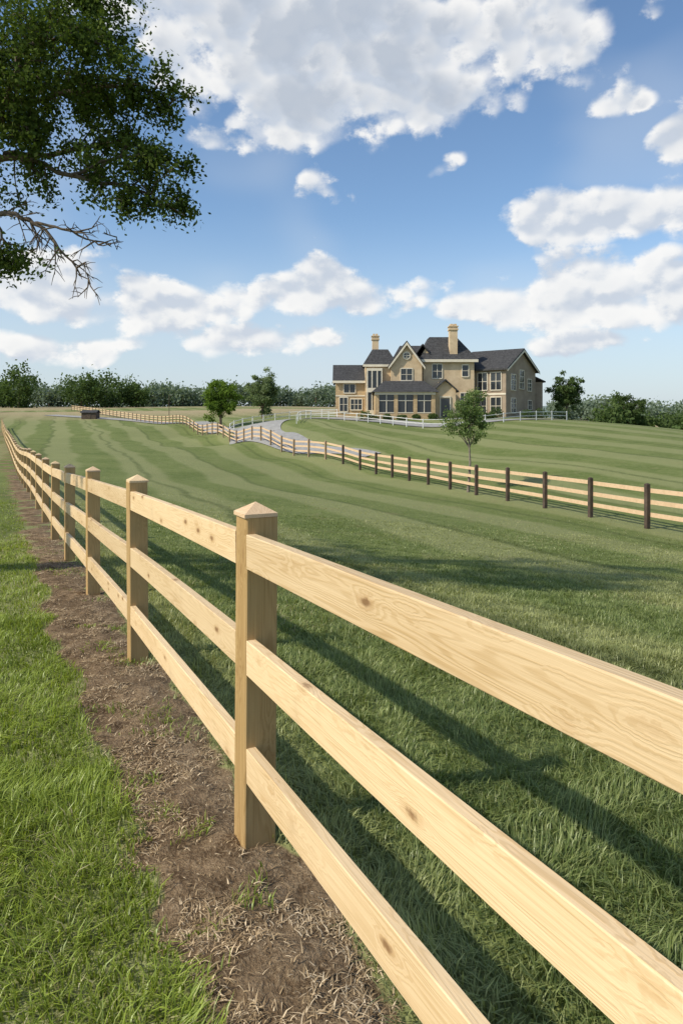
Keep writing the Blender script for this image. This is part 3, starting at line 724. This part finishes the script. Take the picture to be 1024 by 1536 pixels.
# ------------------------------------------------------------------ sun + sky
sd=Vector((-.897,-.442,0)).normalized(); el=math.radians(41)
sv=Vector((sd.x*math.cos(el),sd.y*math.cos(el),math.sin(el)))
sl=bpy.data.lights.new('sun','SUN'); sl.energy=4.2; sl.angle=math.radians(.9); sl.color=(1,.925,.78)
so=bpy.data.objects.new('sun',sl); scene.collection.objects.link(so); so.rotation_euler=sv.to_track_quat('Z','Y').to_euler()
w=bpy.data.worlds.new('World'); scene.world=w; w.use_nodes=True
nt=w.node_tree; nt.nodes.clear(); g=G(nt)
sky=g.n('ShaderNodeTexSky',sky_type='NISHITA',sun_disc=False); sky.sun_elevation=el
sky.sun_rotation=math.atan2(sd.x,sd.y)%(2*math.pi); sky.air_density=1.0; sky.dust_density=1.0; sky.ozone_density=1.2
tc=g.n('ShaderNodeTexCoord').outputs['Generated']
x,y,z=g.xyz(tc)
azi=g.m('ARCTAN2',x,y); ele=g.m('ARCSINE',z)
pv=g.comb(azi,ele,0)
BL=[(450,30,270,120,1.25),(720,20,230,105,1.15),(450,165,110,60,1.1),(610,130,150,58,1.05),
 (868,72,90,24,.5),(905,140,50,26,.5),(320,203,70,28,.65),(665,243,55,22,.55),(480,285,40,28,.45),
 (945,335,140,46,1.2),(880,435,190,46,1.15),(1020,200,45,40,.9),
 (490,434,160,38,1.1),(240,468,125,38,1.05),(415,515,120,24,.85),(95,508,140,26,.8),(605,458,60,24,.7),(50,415,120,42,1.0),(870,515,90,20,.65),(700,462,45,26,.65),
 (-300,200,200,90,.9),(1400,250,240,90,.9)]
n2=g.noise(g.vm('MULTIPLY',pv,(1,1.6,1)),3.2,2,.5,dim='2D')
wn=g.m('SUBTRACT',g.noise(pv,6.0,1,.5,dim='2D'),.5)
pw=g.vm('ADD',pv,g.comb(g.m('MULTIPLY',wn,.12),g.m('MULTIPLY',wn,-.07),0))
acc=None
for (px,py,rx,ry,s) in BL:
    u=(px-512)/1024; v=(625-py)/1024; a=math.atan(u); e=math.atan(v*math.cos(a))
    sx_=math.cos(a)**2
    d=g.vm('MULTIPLY',g.vm('SUBTRACT',pw,(a,e,0)),(1024/rx/max(sx_,.4),1024/ry/max(math.cos(e)**2,.6),0))
    q=g.m('MULTIPLY_ADD',g.vm('DOT_PRODUCT',d,d,out=1),-.8,s)
    acc=q if acc is None else g.m('MAXIMUM',acc,q)
acc=g.m('MAXIMUM',acc,-.75)
def puff(v,det):
    vv=g.vm('MULTIPLY',v,(1,1.4,1))
    nz=g.noise(vv,8.5,det,.6,dim='2D')
    vo=g.n('ShaderNodeTexVoronoi',voronoi_dimensions='2D'); vo.feature='SMOOTH_F1'; vo.inputs['Scale'].default_value=20.0; vo.inputs['Smoothness'].default_value=.35
    g.put(vo.inputs['Vector'],g.vm('ADD',vv,g.comb(g.m('MULTIPLY',nz,.09),g.m('MULTIPLY',nz,.07),0)))
    return g.m('ADD',g.m('MULTIPLY',g.m('SUBTRACT',nz,.5),2.4),g.m('MULTIPLY',g.m('SUBTRACT',.40,vo.outputs['Distance']),.75))
nA=puff(pv,6)
nB=puff(g.vm('ADD',pv,(-.008,.014,0)),3)
D0=g.m('ADD',g.m('ADD',g.m('MULTIPLY',acc,.85),nA),g.m('MULTIPLY',g.m('SUBTRACT',n2,.5),.5))
alpha=g.ss(D0,-.10,.50)
lit=g.ss(g.m('SUBTRACT',nA,nB),-.38,.36)
thick=g.ss(D0,.35,1.25)
hi=g.ss(ele,.26,.44)
grey=g.m('MULTIPLY',thick,g.m('ADD',.18,g.m('MULTIPLY',hi,.72)))
ccol=g.mix(lit,(6.1,6.7,7.6),(9.8,9.7,9.5))
ccol=g.mix(grey,ccol,(4.8,5.4,6.3))
haze=g.ss(ele,0.0,.30,1.0,0.0)
skyc=g.mix(1.0,sky.outputs[0],(1.34,1.52,1.64),'MULTIPLY')
skyc=g.mix(g.m('MULTIPLY',haze,.72),skyc,(6.4,7.2,8.1))
veil=g.m('MULTIPLY',g.ss(n2,.42,.72),.25)
skyc=g.mix(veil,skyc,(6.8,7.5,8.3))
up=g.ss(z,-.02,.01)
col=g.mix(g.m('MULTIPLY',g.m('MULTIPLY',alpha,.95),up),skyc,ccol)
bg=g.n('ShaderNodeBackground'); g.put(bg.inputs[0],col); bg.inputs[1].default_value=.1
out=g.n('ShaderNodeOutputWorld'); g.L.new(bg.outputs[0],out.inputs[0])
# ------------------------------------------------------------------ camera
cd=bpy.data.cameras.new('camera'); cd.lens=24; cd.sensor_width=36; cd.shift_y=-143/1536
cd.clip_start=.05; cd.clip_end=8000
co=bpy.data.objects.new('camera',cd); scene.collection.objects.link(co); co.location=(0,0,H); co.rotation_euler=(math.pi/2,0,0)
scene.camera=co
